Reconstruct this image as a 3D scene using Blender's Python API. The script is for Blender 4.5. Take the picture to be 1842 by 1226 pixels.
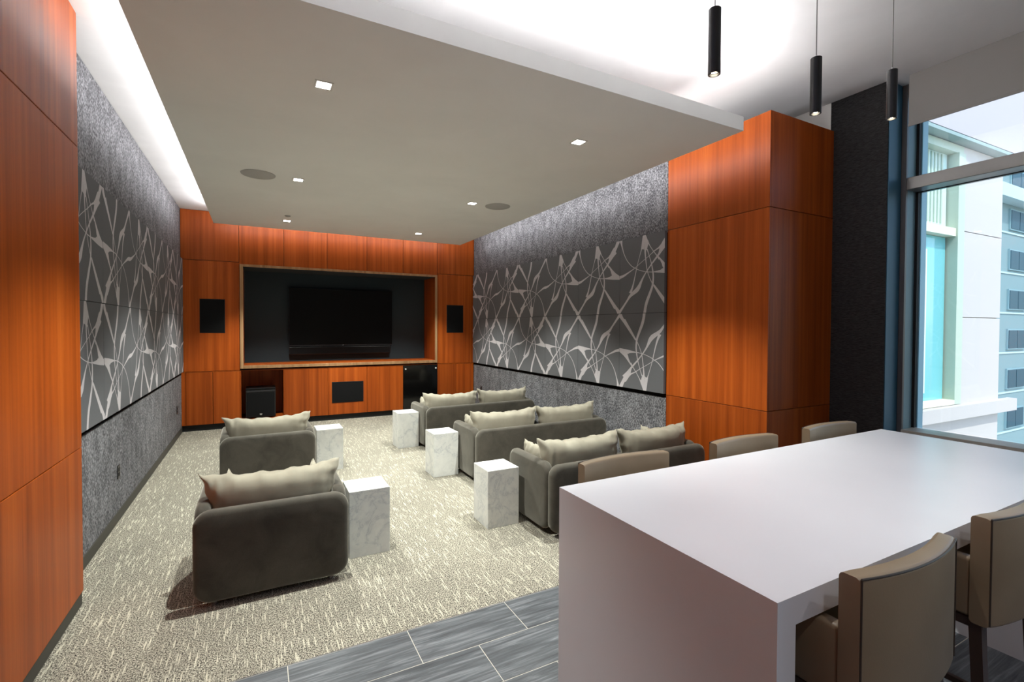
import bpy, bmesh, math, random
from mathutils import Matrix, Vector
PI = math.pi
scene = bpy.context.scene
C = scene.collection
for o in list(bpy.data.objects):
    bpy.data.objects.remove(o, do_unlink=True)

# ------------------------------------------------------------------ camera
cam_data = bpy.data.cameras.new('camera')
cam = bpy.data.objects.new('camera', cam_data)
C.objects.link(cam)
right = Vector((0.88440466, -0.46670456, 0.00390554))
down = Vector((-0.00538821, -0.01857743, -0.99981291))
fwd = Vector((0.4666898, 0.88421815, -0.01894467))
m = Matrix.Identity(4)
for i in range(3):
    m[i][0] = right[i]; m[i][1] = -down[i]; m[i][2] = -fwd[i]
m[0][3], m[1][3], m[2][3] = 0.0, 0.0, 1.70
cam.matrix_world = m
cam_data.sensor_fit = 'HORIZONTAL'
cam_data.sensor_width = 36.0
cam_data.lens = 36.0 * 865.56 / 1842.0
cam_data.shift_y = -7.554 / 1842.0
cam_data.clip_start = 0.02
cam_data.clip_end = 400
scene.camera = cam

# ------------------------------------------------------------------ world, sun, colour management
SKY_STRENGTH = 0.21
SUN_STRENGTH = 1.6
SPOT_POWER = 168
BAR_FILL_POWER = 26  # added fill lights, out of view
COVE_POWER_PER_M = 2.3
world = bpy.data.worlds.new('world')
scene.world = world
world.use_nodes = True
wn = world.node_tree.nodes
wl = world.node_tree.links
wn.clear()
wo = wn.new('ShaderNodeOutputWorld')
wb = wn.new('ShaderNodeBackground')
sky = wn.new('ShaderNodeTexSky')
sky.sky_type = 'NISHITA'
sky.sun_disc = False
sky.sun_elevation = math.radians(55)
sky.sun_rotation = math.radians(200)
wb.inputs['Strength'].default_value = SKY_STRENGTH
wl.new(sky.outputs[0], wb.inputs[0])
wl.new(wb.outputs[0], wo.inputs[0])
sun_data = bpy.data.lights.new('sun', 'SUN')
sun_data.energy = SUN_STRENGTH
sun_data.angle = 0.01
sun_data.color = (1.0, 0.96, 0.9)
sun = bpy.data.objects.new('sun', sun_data)
C.objects.link(sun)
sun.rotation_euler = Vector((0.25, 0.62, -1.0)).to_track_quat('-Z', 'Y').to_euler()
vs = scene.view_settings
vs.view_transform = 'Standard'
vs.look = 'None'
vs.exposure = 1.2
vs.gamma = 1.0
vs.use_curve_mapping = False

# ------------------------------------------------------------------ material helpers
def S(r, g, b):
    """sRGB 0-255 to linear RGBA"""
    f = lambda c: (c / 12.92 if c <= 0.04045 else ((c + 0.055) / 1.055) ** 2.4)
    return (f(r / 255), f(g / 255), f(b / 255), 1.0)

class Mat:
    def __init__(s, name, color=(0.5, 0.5, 0.5, 1), rough=0.6, metal=0.0, spec=0.5):
        s.m = bpy.data.materials.new(name)
        s.m.use_nodes = True
        s.n = s.m.node_tree.nodes
        s.l = s.m.node_tree.links
        s.b = s.n['Principled BSDF']
        s.b.inputs['Base Color'].default_value = color
        s.b.inputs['Roughness'].default_value = rough
        s.b.inputs['Metallic'].default_value = metal
        s.b.inputs['Specular IOR Level'].default_value = spec
    def new(s, t, **kw):
        n = s.n.new(t)
        for k, v in kw.items():
            setattr(n, k, v)
        return n
    def pos(s, scale=(1, 1, 1), obj=False, rand=False):
        if obj:
            src = s.new('ShaderNodeTexCoord').outputs['Object']
        else:
            src = s.new('ShaderNodeNewGeometry').outputs['Position']
        mp = s.new('ShaderNodeMapping')
        mp.inputs['Scale'].default_value = scale
        s.l.new(src, mp.inputs['Vector'])
        if rand:
            oi = s.new('ShaderNodeObjectInfo')
            mu = s.new('ShaderNodeMath', operation='MULTIPLY')
            mu.inputs[1].default_value = 37.0
            s.l.new(oi.outputs['Random'], mu.inputs[0])
            cb = s.new('ShaderNodeCombineXYZ')
            for i in range(3):
                s.l.new(mu.outputs[0], cb.inputs[i])
            s.l.new(cb.outputs[0], mp.inputs['Location'])
        return mp.outputs[0]
    def noise(s, vec, scale, detail=4, rough=0.55, dist=0.0):
        n = s.new('ShaderNodeTexNoise')
        n.inputs['Scale'].default_value = scale
        n.inputs['Detail'].default_value = detail
        n.inputs['Roughness'].default_value = rough
        n.inputs['Distortion'].default_value = dist
        s.l.new(vec, n.inputs['Vector'])
        return n.outputs['Fac']
    def ramp(s, fac, stops, interp='LINEAR'):
        r = s.new('ShaderNodeValToRGB')
        r.color_ramp.interpolation = interp
        e = r.color_ramp.elements
        while len(e) > 1:
            e.remove(e[-1])
        e[0].position, e[0].color = stops[0]
        for p, c in stops[1:]:
            x = e.new(p)
            x.color = c
        s.l.new(fac, r.inputs[0])
        return r.outputs[0]
    def mix(s, fac, a, b, mode='MIX'):
        n = s.new('ShaderNodeMix', data_type='RGBA', blend_type=mode)
        for sock, v in ((n.inputs[0], fac), (n.inputs[6], a), (n.inputs[7], b)):
            if hasattr(v, 'is_output'):
                s.l.new(v, sock)
            else:
                sock.default_value = v
        return n.outputs[2]
    def color(s, out):
        s.l.new(out, s.b.inputs['Base Color'])
        return s
    def bump(s, h, strength=0.3, dist=0.01):
        n = s.new('ShaderNodeBump')
        n.inputs['Strength'].default_value = strength
        n.inputs['Distance'].default_value = dist
        s.l.new(h, n.inputs['Height'])
        s.l.new(n.outputs[0], s.b.inputs['Normal'])
        return s

M = {}
def plain(key, col, rough=0.6, metal=0.0, spec=0.5):
    M[key] = Mat(key, col, rough, metal, spec).m

def make_materials():
    # reddish brown wood veneer, vertical grain, board to board variation
    def wood(key, dark, mid, light, rough=0.4):
        w = Mat(key, rough=rough, spec=0.22)
        v = w.pos((22, 22, 0.35), rand=True)
        g = w.noise(v, 0.7, 4, 0.55, 0.3)
        c = w.ramp(g, [(0.25, dark), (0.5, mid), (0.75, light)])
        fine = w.noise(w.pos((160, 160, 2.2)), 1.5, 3, 0.6)
        c = w.mix(0.3, c, w.ramp(fine, [(0.3, S(170, 150, 138)), (0.65, (1, 1, 1, 1))]), 'MULTIPLY')
        oi = w.new('ShaderNodeObjectInfo')
        tone = w.ramp(oi.outputs['Random'], [(0.0, (0.86, 0.84, 0.82, 1)), (1.0, (1.08, 1.05, 1.02, 1))])
        c = w.mix(1.0, c, tone, 'MULTIPLY')
        w.color(c)
        w.bump(fine, 0.03, 0.002)
        M[key] = w.m
    wood('wood', S(136, 60, 16), S(168, 79, 23), S(190, 97, 33))
    wood('wood_frame', S(138, 104, 72), S(166, 130, 94), S(188, 154, 116), 0.3)
    # mottled grey fabric wall covering
    w = Mat('wall_fabric', rough=0.85, spec=0.2)
    v = w.pos((1, 1, 0.6))
    a = w.noise(v, 75, 5, 0.65)
    b = w.noise(v, 9, 3, 0.5)
    mm = w.new('ShaderNodeMath', operation='MULTIPLY_ADD')
    w.l.new(b, mm.inputs[0]); mm.inputs[1].default_value = 0.25; w.l.new(a, mm.inputs[2])
    w.color(w.ramp(mm.outputs[0], [(0.53, S(70, 70, 73)), (0.63, S(106, 106, 110)), (0.73, S(150, 150, 154))]))
    w.bump(a, 0.2, 0.004)
    M['wall_fabric'] = w.m
    # felt
    def felt(key, c0, c1):
        w = Mat(key, rough=0.95, spec=0.1)
        a = w.noise(w.pos(), 320, 2, 0.7)
        w.color(w.ramp(a, [(0.3, c0), (0.7, c1)]))
        w.bump(a, 0.15, 0.002)
        M[key] = w.m
    felt('felt_dark', S(88, 89, 92), S(114, 115, 118))
    felt('felt_light', S(178, 174, 177), S(200, 196, 199))
    # carpet: beige yarn streaks on a speckled grey brown pile
    w = Mat('carpet', rough=0.97, spec=0.05)
    speck = w.noise(w.pos((1, 0.7, 1)), 150, 2, 0.9)
    vo = w.new('ShaderNodeTexVoronoi')
    vo.inputs['Scale'].default_value = 1.0
    vo.inputs['Randomness'].default_value = 0.9
    w.l.new(w.pos((78, 6.2, 0.0)), vo.inputs['Vector'])
    streak = vo.outputs['Distance']
    big = w.noise(w.pos(), 1.6, 2, 0.5)
    base = w.ramp(speck, [(0.40, S(40, 38, 37)), (0.5, S(132, 127, 116)), (0.60, S(202, 197, 180))])
    st = w.ramp(streak, [(0.18, (0.65, 0.65, 0.65, 1)), (0.36, (0, 0, 0, 1))])
    c = w.mix(st, base, S(222, 216, 196))
    c = w.mix(1.0, c, w.ramp(big, [(0.3, (0.88, 0.88, 0.88, 1)), (0.7, (1.05, 1.05, 1.04, 1))]), 'MULTIPLY')
    w.color(c)
    w.bump(speck, 0.6, 0.006)
    M['carpet'] = w.m
    # slate grey striated porcelain
    w = Mat('floor_tile', rough=0.42, spec=0.4)
    v = w.pos((1.0, 16, 1), rand=True)
    a = w.noise(v, 2.2, 6, 0.65, 0.9)
    b = w.noise(w.pos((2.2, 95, 1)), 1.5, 3, 0.6, 0.3)
    c = w.ramp(a, [(0.28, S(58, 61, 66)), (0.5, S(94, 98, 103)), (0.70, S(140, 144, 149))])
    c = w.mix(0.35, c, w.ramp(b, [(0.3, S(120, 120, 122)), (0.7, (1, 1, 1, 1))]), 'MULTIPLY')
    w.color(c)
    M['floor_tile'] = w.m
    # plaster
    def plaster(key, c0, c1):
        w = Mat(key, rough=0.8, spec=0.2)
        a = w.noise(w.pos(), 1.3, 5, 0.6, 0.5)
        w.color(w.ramp(a, [(0.3, c0), (0.7, c1)]))
        M[key] = w.m
    plaster('plaster_white', S(224, 223, 224), S(234, 233, 234))
    plaster('plaster_soffit', S(236, 236, 234), S(242, 242, 240))
    # olive grey velvet
    w = Mat('velvet', rough=0.8, spec=0.15)
    a = w.noise(w.pos(), 5, 5, 0.6, 0.6)
    f = w.noise(w.pos(), 260, 2, 0.6)
    c = w.ramp(a, [(0.3, S(66, 63, 57)), (0.7, S(88, 84, 76))])
    c = w.mix(0.3, c, w.ramp(f, [(0.3, S(150, 150, 150)), (0.7, (1, 1, 1, 1))]), 'MULTIPLY')
    w.color(c)
    w.b.inputs['Sheen Weight'].default_value = 0.5
    w.b.inputs['Sheen Roughness'].default_value = 0.45
    w.b.inputs['Sheen Tint'].default_value = S(250, 246, 232)
    w.bump(a, 0.12, 0.01)
    M['velvet'] = w.m
    w = Mat('velvet_cushion', rough=0.8, spec=0.15)
    a = w.noise(w.pos(), 5, 3, 0.5, 0.5)
    w.color(w.ramp(a, [(0.3, S(146, 141, 126)), (0.7, S(162, 157, 141))]))
    w.b.inputs['Sheen Weight'].default_value = 0.9
    w.b.inputs['Sheen Roughness'].default_value = 0.35
    w.b.inputs['Sheen Tint'].default_value = S(220, 214, 200)
    w.bump(a, 0.25, 0.012)
    M['velvet_cushion'] = w.m
    # marble
    w = Mat('marble', rough=0.3, spec=0.5)
    v = w.pos((1, 1, 1), obj=True, rand=True)
    n1 = w.noise(v, 3.6, 9, 0.66, 0.7)
    ab = w.new('ShaderNodeMath', operation='SUBTRACT'); w.l.new(n1, ab.inputs[0]); ab.inputs[1].default_value = 0.5
    ab2 = w.new('ShaderNodeMath', operation='ABSOLUTE'); w.l.new(ab.outputs[0], ab2.inputs[0])
    c1 = w.ramp(ab2.outputs[0], [(0.0, S(190, 193, 194)), (0.01, S(212, 214, 212)), (0.05, S(222, 223, 219))])
    n2 = w.noise(v, 11, 5, 0.7, 0.8)
    c2 = w.ramp(n2, [(0.3, S(232, 233, 235)), (0.6, (1, 1, 1, 1))])
    w.color(w.mix(0.7, c1, c2, 'MULTIPLY'))
    M['marble'] = w.m
    # taupe leather
    w = Mat('leather', rough=0.42, spec=0.45)
    a = w.noise(w.pos(), 220, 3, 0.6)
    b = w.noise(w.pos(), 4, 3, 0.5)
    w.color(w.ramp(b, [(0.3, S(124, 108, 86)), (0.7, S(140, 123, 100))]))
    w.bump(a, 0.12, 0.002)
    M['leather'] = w.m
    # dark woven wall covering with horizontal ribs
    w = Mat('black_weave', rough=0.55, spec=0.35)
    a = w.noise(w.pos((14, 14, 150)), 2.0, 3, 0.6)
    w.color(w.ramp(a, [(0.35, S(14, 14, 15)), (0.65, S(62, 62, 64))]))
    w.bump(a, 0.9, 0.008)
    M['black_weave'] = w.m
    w = Mat('table_white', rough=0.28, spec=0.45)
    a = w.noise(w.pos(), 2, 2)
    w.color(w.ramp(a, [(0.3, S(216, 217, 223)), (0.7, S(220, 221, 227))]))
    M['table_white'] = w.m
    plain('black_matte', S(18, 18, 19), 0.7)
    plain('black_grille', S(24, 24, 25), 0.85, spec=0.1)
    plain('screen', S(7, 7, 8), 0.35, spec=0.15)
    plain('black_gloss', S(9, 9, 10), 0.1)
    plain('black_plastic', S(26, 26, 28), 0.35)
    plain('niche_back', S(54, 62, 67), 0.9, spec=0.1)
    plain('baseboard', S(62, 60, 54), 0.6)
    plain('dark_gap', S(16, 14, 13), 0.9, spec=0.1)
    plain('grout', S(196, 192, 182), 0.8)
    plain('chrome', S(200, 200, 205), 0.2, 1.0)
    plain('steel_dark', S(70, 70, 74), 0.35, 0.8)
    plain('white_paint', S(228, 228, 228), 0.5)
    plain('trim_white', S(222, 222, 220), 0.5)
    plain('speaker_cloth', S(184, 183, 181), 0.9, spec=0.1)
    plain('leg_brown', S(66, 48, 38), 0.35)
    plain('piping', S(58, 48, 40), 0.5)
    plain('aluminium', S(128, 126, 124), 0.38, 0.6)
    plain('aluminium_daylight_blue', S(122, 160, 174), 0.5, 0.0)  # bluish daylight on the frame sides put into the base colour
    plain('reveal_daylight_blue', S(64, 112, 138), 0.55, 0.1)  # blue reflected daylight on the wall return put into the base colour
    plain('jamb_dark', S(92, 90, 92), 0.45)
    plain('sill_metal', S(186, 182, 172), 0.4)
    plain('gasket', S(12, 13, 15), 0.6)
    plain('shade_fabric', S(156, 155, 153), 0.85, spec=0.1)
    plain('cable', S(120, 118, 116), 0.4, 0.7)
    plain('ext_white', S(198, 192, 188), 0.7)
    plain('ext_upper', S(186, 179, 183), 0.8)
    plain('ext_seam', S(150, 146, 130), 0.8)
    plain('ext_green', S(186, 200, 184), 0.5)
    plain('ext_cream', S(226, 226, 204), 0.5)
    plain('ext_glass', S(120, 196, 202), 0.08, 0.0, 0.7)
    plain('ext_glass_pale', S(214, 240, 236), 0.15, 0.0, 0.6)
    plain('ext_soffit', S(150, 170, 168), 0.7)
    plain('street', S(170, 168, 162), 0.8)
    plain('tower_wall', S(122, 148, 152), 0.7)
    plain('tower_band', S(178, 204, 208), 0.6)
    plain('tower_glass', S(52, 84, 98), 0.5, 0.0, 0.2)
    plain('tower_frame', S(128, 160, 168), 0.6)
    # window glass with a faint blue green tint
    g = Mat('window_glass')
    g.n.remove(g.b)
    tr = g.new('ShaderNodeBsdfTransparent'); tr.inputs[0].default_value = (0.92, 0.955, 0.955, 1)
    gl = g.new('ShaderNodeBsdfGlossy'); gl.inputs['Roughness'].default_value = 0.02
    fr = g.new('ShaderNodeFresnel'); fr.inputs[0].default_value = 1.45
    mx = g.new('ShaderNodeMixShader')
    g.l.new(fr.outputs[0], mx.inputs[0]); g.l.new(tr.outputs[0], mx.inputs[1]); g.l.new(gl.outputs[0], mx.inputs[2])
    g.l.new(mx.outputs[0], g.n['Material Output'].inputs[0])
    M['window_glass'] = g.m
    def emit(key, col, strength):
        e = Mat(key, col)
        e.b.inputs['Emission Color'].default_value = col
        e.b.inputs['Emission Strength'].default_value = strength
        M[key] = e.m
    emit('lamp_lens', (1.0, 0.95, 0.86, 1), 14)
    emit('pendant_lens', (1.0, 0.88, 0.66, 1), 16)
make_materials()

# ------------------------------------------------------------------ mesh helpers
def link(name, mesh, mat=None, parent=None):
    o = bpy.data.objects.new(name, mesh)
    C.objects.link(o)
    if mat and mesh and not mesh.materials:
        mesh.materials.append(M[mat])
    if parent:
        o.parent = parent
    return o

def to_mesh(name, bm, smooth=False, angle=40):
    me = bpy.data.meshes.new(name)
    bmesh.ops.recalc_face_normals(bm, faces=bm.faces)
    bm.to_mesh(me)
    bm.free()
    if smooth:
        for p in me.polygons:
            p.use_smooth = True
        me.set_sharp_from_angle(angle=math.radians(angle))
    return me

def add_box(bm, x0, x1, y0, y1, z0, z1, bevel=0.0, seg=2):
    vs_ = [bm.verts.new(p) for p in ((x0, y0, z0), (x1, y0, z0), (x1, y1, z0), (x0, y1, z0),
                                     (x0, y0, z1), (x1, y0, z1), (x1, y1, z1), (x0, y1, z1))]
    fs = [bm.faces.new([vs_[i] for i in q]) for q in
          ((0, 3, 2, 1), (4, 5, 6, 7), (0, 1, 5, 4), (1, 2, 6, 5), (2, 3, 7, 6), (3, 0, 4, 7))]
    if bevel > 0:
        es = list({e for f in fs for e in f.edges})
        bmesh.ops.bevel(bm, geom=es, offset=bevel, segments=seg, profile=0.5, affect='EDGES')

def box(name, x0, x1, y0, y1, z0, z1, mat, parent=None, bevel=0.0, seg=2):
    bm = bmesh.new()
    add_box(bm, min(x0, x1), max(x0, x1), min(y0, y1), max(y0, y1), min(z0, z1), max(z0, z1), bevel, seg)
    me = to_mesh(name, bm, smooth=bevel > 0.004)
    if bevel > 0.004:
        pass
    o = link(name, me, mat, parent)
    if bevel > 0.004:
        wm = o.modifiers.new('weighted', 'WEIGHTED_NORMAL'); wm.keep_sharp = True
    return o

def add_cyl(bm, c, r0, r1, z0, z1, n=24, axis='Z'):
    ring = []
    for z, r in ((z0, r0), (z1, r1)):
        row = []
        for i in range(n):
            a = 2 * PI * i / n
            p = (math.cos(a) * r, math.sin(a) * r, z)
            if axis == 'Y':
                p = (p[0], p[2], p[1])
            elif axis == 'X':
                p = (p[2], p[0], p[1])
            row.append(bm.verts.new((c[0] + p[0], c[1] + p[1], c[2] + p[2])))
        ring.append(row)
    for i in range(n):
        j = (i + 1) % n
        bm.faces.new((ring[0][i], ring[0][j], ring[1][j], ring[1][i]))
    bm.faces.new(ring[0][::-1]); bm.faces.new(ring[1])

def add_tube(bm, pts, r, n=8):
    rows = []
    P = [Vector(p) for p in pts]
    for i, p in enumerate(P):
        d = (P[min(i + 1, len(P) - 1)] - P[max(i - 1, 0)]).normalized()
        up = Vector((0, 0, 1)) if abs(d.z) < 0.9 else Vector((1, 0, 0))
        a = d.cross(up).normalized(); b = d.cross(a).normalized()
        rows.append([bm.verts.new(p + a * math.cos(2 * PI * k / n) * r + b * math.sin(2 * PI * k / n) * r) for k in range(n)])
    for i in range(len(rows) - 1):
        for k in range(n):
            bm.faces.new((rows[i][k], rows[i][(k + 1) % n], rows[i + 1][(k + 1) % n], rows[i + 1][k]))
    bm.faces.new(rows[0][::-1]); bm.faces.new(rows[-1])

def empty(name, loc=(0, 0, 0), rz=0.0, parent=None):
    o = bpy.data.objects.new(name, None)
    C.objects.link(o)
    o.location = loc
    o.rotation_euler = (0, 0, rz)
    o.empty_display_size = 0.1
    if parent:
        o.parent = parent
    return o

def tag(o, label=None, cat=None, group=None, kind=None):
    if label: o['label'] = label
    if cat: o['category'] = cat
    if group: o['group'] = group
    if kind: o['kind'] = kind
    return o

def copy_tree(o, parent=None):
    c = o.copy()
    C.objects.link(c)
    c.parent = parent
    for ch in list(o.children):
        copy_tree(ch, c)
    return c

# ------------------------------------------------------------------ main dimensions (metres)
XL, XR, YB = -1.091, 3.988, 9.265        # grey side walls and panelled back wall
XLC, YLC = -0.954, 3.803                  # wood clad pier on the left
YC, YC2, XW = 2.707, 3.90, 4.954          # wood column and window wall
ZC, ZBAR = 3.58, 3.90                     # cinema ceiling, bar ceiling
SX0, SX1, SY0, SY1, SZ0, SZ1 = -0.597, 3.476, 2.595, 8.745, 3.296, 3.41   # floating soffit
YREAR = -5.6
YCARPET = 2.637
P0, P1 = 0.975, 2.775                     # acoustic panel band

# ------------------------------------------------------------------ floor
floor = box('floor', -1.3, 5.4, YREAR, 10.1, -0.12, -0.014, 'grout')
tag(floor, 'room floor with beige carpet and grey striated tiles', 'floor', kind='structure')
box('carpet', -1.3, 5.0, YCARPET, 9.30, -0.0139, 0.0, 'carpet', floor)
box('edge_strip', -0.95, 4.95, YCARPET - 0.005, YCARPET - 0.0005, -0.013, 0.001, 'chrome', floor)
TL, TW, GAP = 0.6096, 0.2975, 0.004
bm = bmesh.new()
add_box(bm, GAP / 2, TL - GAP / 2, GAP / 2, TW - GAP / 2, -0.0135, 0.0, 0.001, 1)
tile_mesh = to_mesh('floor_tile', bm)
tile_mesh.materials.append(M['floor_tile'])
part_tiles = {}
row = 0
y = YCARPET - 0.006 - TW
while y > -1.6:
    off = 0.731 if row % 2 == 0 else 1.038
    k0 = math.floor((-0.95 - off) / TL)
    k = k0
    while True:
        x = off + k * TL
        if x > 5.15: break
        if x >= -1.3:
            t = link('floor_tile', tile_mesh, None, floor)
            t.location = (x, y, 0)
        k += 1
    y -= TW
    row += 1

box('grout_bed', -0.95, 5.18, y + TW, YCARPET - 0.006, -0.0139, -0.0012, 'grout', floor)
box('rear_floor', -1.3, 5.18, YREAR, y + TW - 0.002, -0.0139, 0.0, 'floor_tile', floor)

# ------------------------------------------------------------------ ceilings
bm = bmesh.new()
add_box(bm, -1.4, XR, 3.85, 10.1, ZC, ZC + 0.5)                 # cinema ceiling
add_box(bm, -1.4, 5.6, YREAR - 0.1, 3.85, ZBAR, ZBAR + 0.3)     # bar ceiling
add_box(bm, XR, 5.6, 3.85, 4.1, ZBAR, ZBAR + 0.3)
add_box(bm, -1.4, 0.2, 2.6, 3.8495, ZC, ZBAR - 0.0005)                   # lower margin beside the pier
ceiling = link('ceiling', to_mesh('ceiling', bm), 'plaster_white')
tag(ceiling, 'white plaster ceiling with a floating grey dropped soffit', 'ceiling', kind='structure')
box('dropped_soffit', SX0, SX1, SY0, SY1, SZ0, SZ1, 'plaster_soffit', ceiling)
# soffit hangers (rods up to the slab)
for hx in (0.6, 2.3):
    for hy in (4.6, 7.6):
        bm = bmesh.new(); add_cyl(bm, (hx, hy, 0), 0.012, 0.012, SZ1, ZC, 8)
        link('hanger_rod', to_mesh('hanger_rod', bm), 'steel_dark', ceiling)

def cove(name, loc, length, along, outward, tilt, gain=1.0):
    """linear LED lying on the soffit's upper edge, aimed up and out"""
    d = bpy.data.lights.new(name, 'AREA')
    d.shape = 'RECTANGLE'
    d.size = length
    d.size_y = 0.03
    d.energy = COVE_POWER_PER_M * length * gain
    d.color = (0.99, 0.98, 0.98)
    o = bpy.data.objects.new(name, d)
    C.objects.link(o)
    dirv = (Vector((0, 0, 1)) * math.cos(tilt) + Vector(outward) * math.sin(tilt)).normalized()
    xax = Vector(along); zax = -dirv; yax = zax.cross(xax)
    mm = Matrix.Identity(4)
    for i in range(3):
        mm[i][0] = xax[i]; mm[i][1] = yax[i]; mm[i][2] = zax[i]; mm[i][3] = loc[i]
    o.matrix_world = mm
    return o
zc = SZ1 + 0.02
cove('cove_light', (SX0 + 0.03, (3.2 + SY1) / 2, zc), SY1 - 3.2 - 0.05, (0, 1, 0), (-1, 0, 0), 1.5)
cove('cove_light', (SX1 - 0.03, (SY0 + SY1) / 2, zc), SY1 - SY0 - 0.1, (0, 1, 0), (1, 0, 0), 1.45, 1.1)
cove('cove_light', ((SX0 + SX1) / 2, SY1 - 0.03, zc), SX1 - SX0 - 0.1, (1, 0, 0), (0, 1, 0), 1.25, 0.9)
cove('cove_light', ((SX0 + SX1) / 2, SY0 + 0.05, zc), SX1 - SX0 - 0.1, (1, 0, 0), (0, -1, 0), 0.5, 2.4)

# ------------------------------------------------------------------ printed motif on the acoustic panels
TILE_W, TILE_H = 0.8685, 0.900
def trace_uv(x, y, shift):
    """traced motif position -> metres on the tile (u right, v up)"""
    px, py = 1060 + x / 7.66, 410 + y / 7.66
    a, b = (px - 921) / 865.56, (py - 605.446) / 865.56
    d = right * a + down * b + fwd
    t = 3.953 / d.x
    return (4.643 - d.y * t) + shift, (1.70 + d.z * t) - 1.873
def catmull(pts, n=6):
    out = []
    for i in range(len(pts) - 1):
        p0 = pts[max(i - 1, 0)]; p1 = pts[i]; p2 = pts[i + 1]; p3 = pts[min(i + 2, len(pts) - 1)]
        for k in range(n):
            t = k / n
            out.append(tuple(0.5 * (2 * b + (c - a) * t + (2 * a - 5 * b + 4 * c - d) * t * t + (3 * b - a - 3 * c + d) * t ** 3)
                             for a, b, c, d in zip(p0, p1, p2, p3)))
    out.append(pts[-1])
    return out
# strokes: (frame, [(x, y, width)...]); frame R = tile at the column, L = next tile
STROKES = [
    ('R', [(437, 176, 44), (447, 235, 22), (463, 300, 13), (482, 365, 11), (522, 450, 10), (578, 520, 11), (632, 555, 11), (700, 585, 9), (795, 605, 9), (880, 607, 13)]),
    ('R', [(405, 690, 50), (470, 664, 34), (525, 628, 22), (580, 590, 14), (640, 545, 7), (700, 490, 7), (770, 430, 7), (830, 380, 8), (890, 323, 12), (930, 292, 16), (985, 252, 30), (1050, 160, 50), (1080, 130, 62)]),
    ('R', [(1082, 180, 70), (1030, 255, 46), (990, 315, 34), (940, 388, 28), (870, 482, 20), (796, 592, 15), (745, 680, 22), (712, 750, 34), (684, 815, 54), (650, 862, 62), (600, 905, 52), (560, 945, 38), (525, 1000, 26), (470, 1085, 28), (420, 1160, 40), (398, 1190, 50)]),
    ('R', [(724, 285, 14), (692, 400, 7), (657, 540, 9), (640, 625, 12), (616, 740, 16), (592, 830, 26), (565, 900, 40)]),
    ('R', [(772, 270, 30), (772, 340, 22), (780, 440, 14), (798, 580, 11), (830, 680, 10), (870, 765, 12), (895, 805, 15), (960, 910, 22), (1030, 1010, 32), (1075, 1075, 40)]),
    ('R', [(797, 290, 16), (828, 385, 10), (858, 495, 14), (877, 600, 20), (882, 690, 24), (870, 800, 30), (833, 910, 38), (795, 1015, 42), (774, 1100, 40), (763, 1190, 44)]),
    ('R', [(800, 170, 26), (820, 215, 16), (850, 268, 11), (890, 325, 11), (940, 390, 17), (970, 430, 34)]),
    ('L', [(404, 180, 50), (372, 265, 42), (338, 335, 48), (300, 395, 46), (265, 490, 20), (205, 582, 16)]),
    ('L', [(300, 372, 30), (262, 412, 14), (215, 450, 10)]),
    ('L', [(215, 850, 10), (285, 965, 24), (350, 1070, 36), (400, 1150, 52), (414, 1195, 62)]),
]
POLYS = [
    ('R', [(738, 106), (780, 98), (790, 130), (764, 200)]),
    ('R', [(738, 106), (764, 200), (754, 296), (714, 290), (726, 200)]),
    ('R', [(780, 98), (806, 165), (816, 215), (804, 262), (790, 310), (756, 300), (764, 200), (770, 150)]),
    ('L', [(258, 502), (275, 522), (320, 577), (318, 660), (306, 635), (298, 600), (275, 548)]),
    ('L', [(316, 575), (365, 625), (418, 662), (420, 714), (330, 714), (300, 690), (318, 640)]),
    ('L', [(306, 655), (320, 700), (330, 714), (225, 706), (200, 696), (255, 684), (290, 672)]),
]
def motif_polys():
    out = []
    for fr, pts in STROKES:
        sh = 0.0 if fr == 'R' else TILE_W
        P = catmull([(float(a), float(b), float(c)) for a, b, c in pts])
        edge = []
        for i, (x, y, w) in enumerate(P):
            x0, y0, _ = P[max(i - 1, 0)]; x1, y1, _ = P[min(i + 1, len(P) - 1)]
            dx, dy = x1 - x0, y1 - y0
            L = math.hypot(dx, dy) or 1
            nx, ny = -dy / L * w * 0.44, dx / L * w * 0.44
            edge.append((trace_uv(x + nx, y + ny, sh), trace_uv(x - nx, y - ny, sh)))
        for (a, b), (c, d) in zip(edge, edge[1:]):
            out.append([a, b, d, c])
    for fr, pts in POLYS:
        sh = 0.0 if fr == 'R' else TILE_W
        out.append([trace_uv(x, y, sh) for x, y in pts])
    return out
def clip_poly(p, axis, lim, keep_less):
    out = []
    for i in range(len(p)):
        a, b = p[i], p[(i + 1) % len(p)]
        ia = (a[axis] <= lim) if keep_less else (a[axis] >= lim)
        ib = (b[axis] <= lim) if keep_less else (b[axis] >= lim)
        if ia: out.append(a)
        if ia != ib:
            t = (lim - a[axis]) / (b[axis] - a[axis])
            out.append((a[0] + (b[0] - a[0]) * t, a[1] + (b[1] - a[1]) * t))
    return out
MOTIF = motif_polys()
_pat = {}
def pattern_mesh(rot, u0, u1):
    key = (rot, round(u0, 3), round(u1, 3))
    if key in _pat: return _pat[key]
    bm = bmesh.new()
    for n, p in enumerate(MOTIF):
        if rot:
            p = [(TILE_W - a, TILE_H - b) for a, b in p]
        for ax, lim, less in ((0, u1, True), (0, u0, False), (1, TILE_H - 0.003, True), (1, 0.003, False)):
            if len(p) >= 3:
                p = clip_poly(p, ax, lim, less)
        if len(p) < 3: continue
        off = -0.0008 - 0.00001 * (n % 40)
        vv = [bm.verts.new((a - TILE_W / 2, off, b - TILE_H / 2)) for a, b in p]
        try:
            bm.faces.new(vv)
        except ValueError:
            pass
    me = bpy.data.meshes.new('printed_pattern')
    bm.to_mesh(me); bm.free()
    me.materials.append(M['felt_light'])
    _pat[key] = me
    return me
_pan = {}
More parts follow.
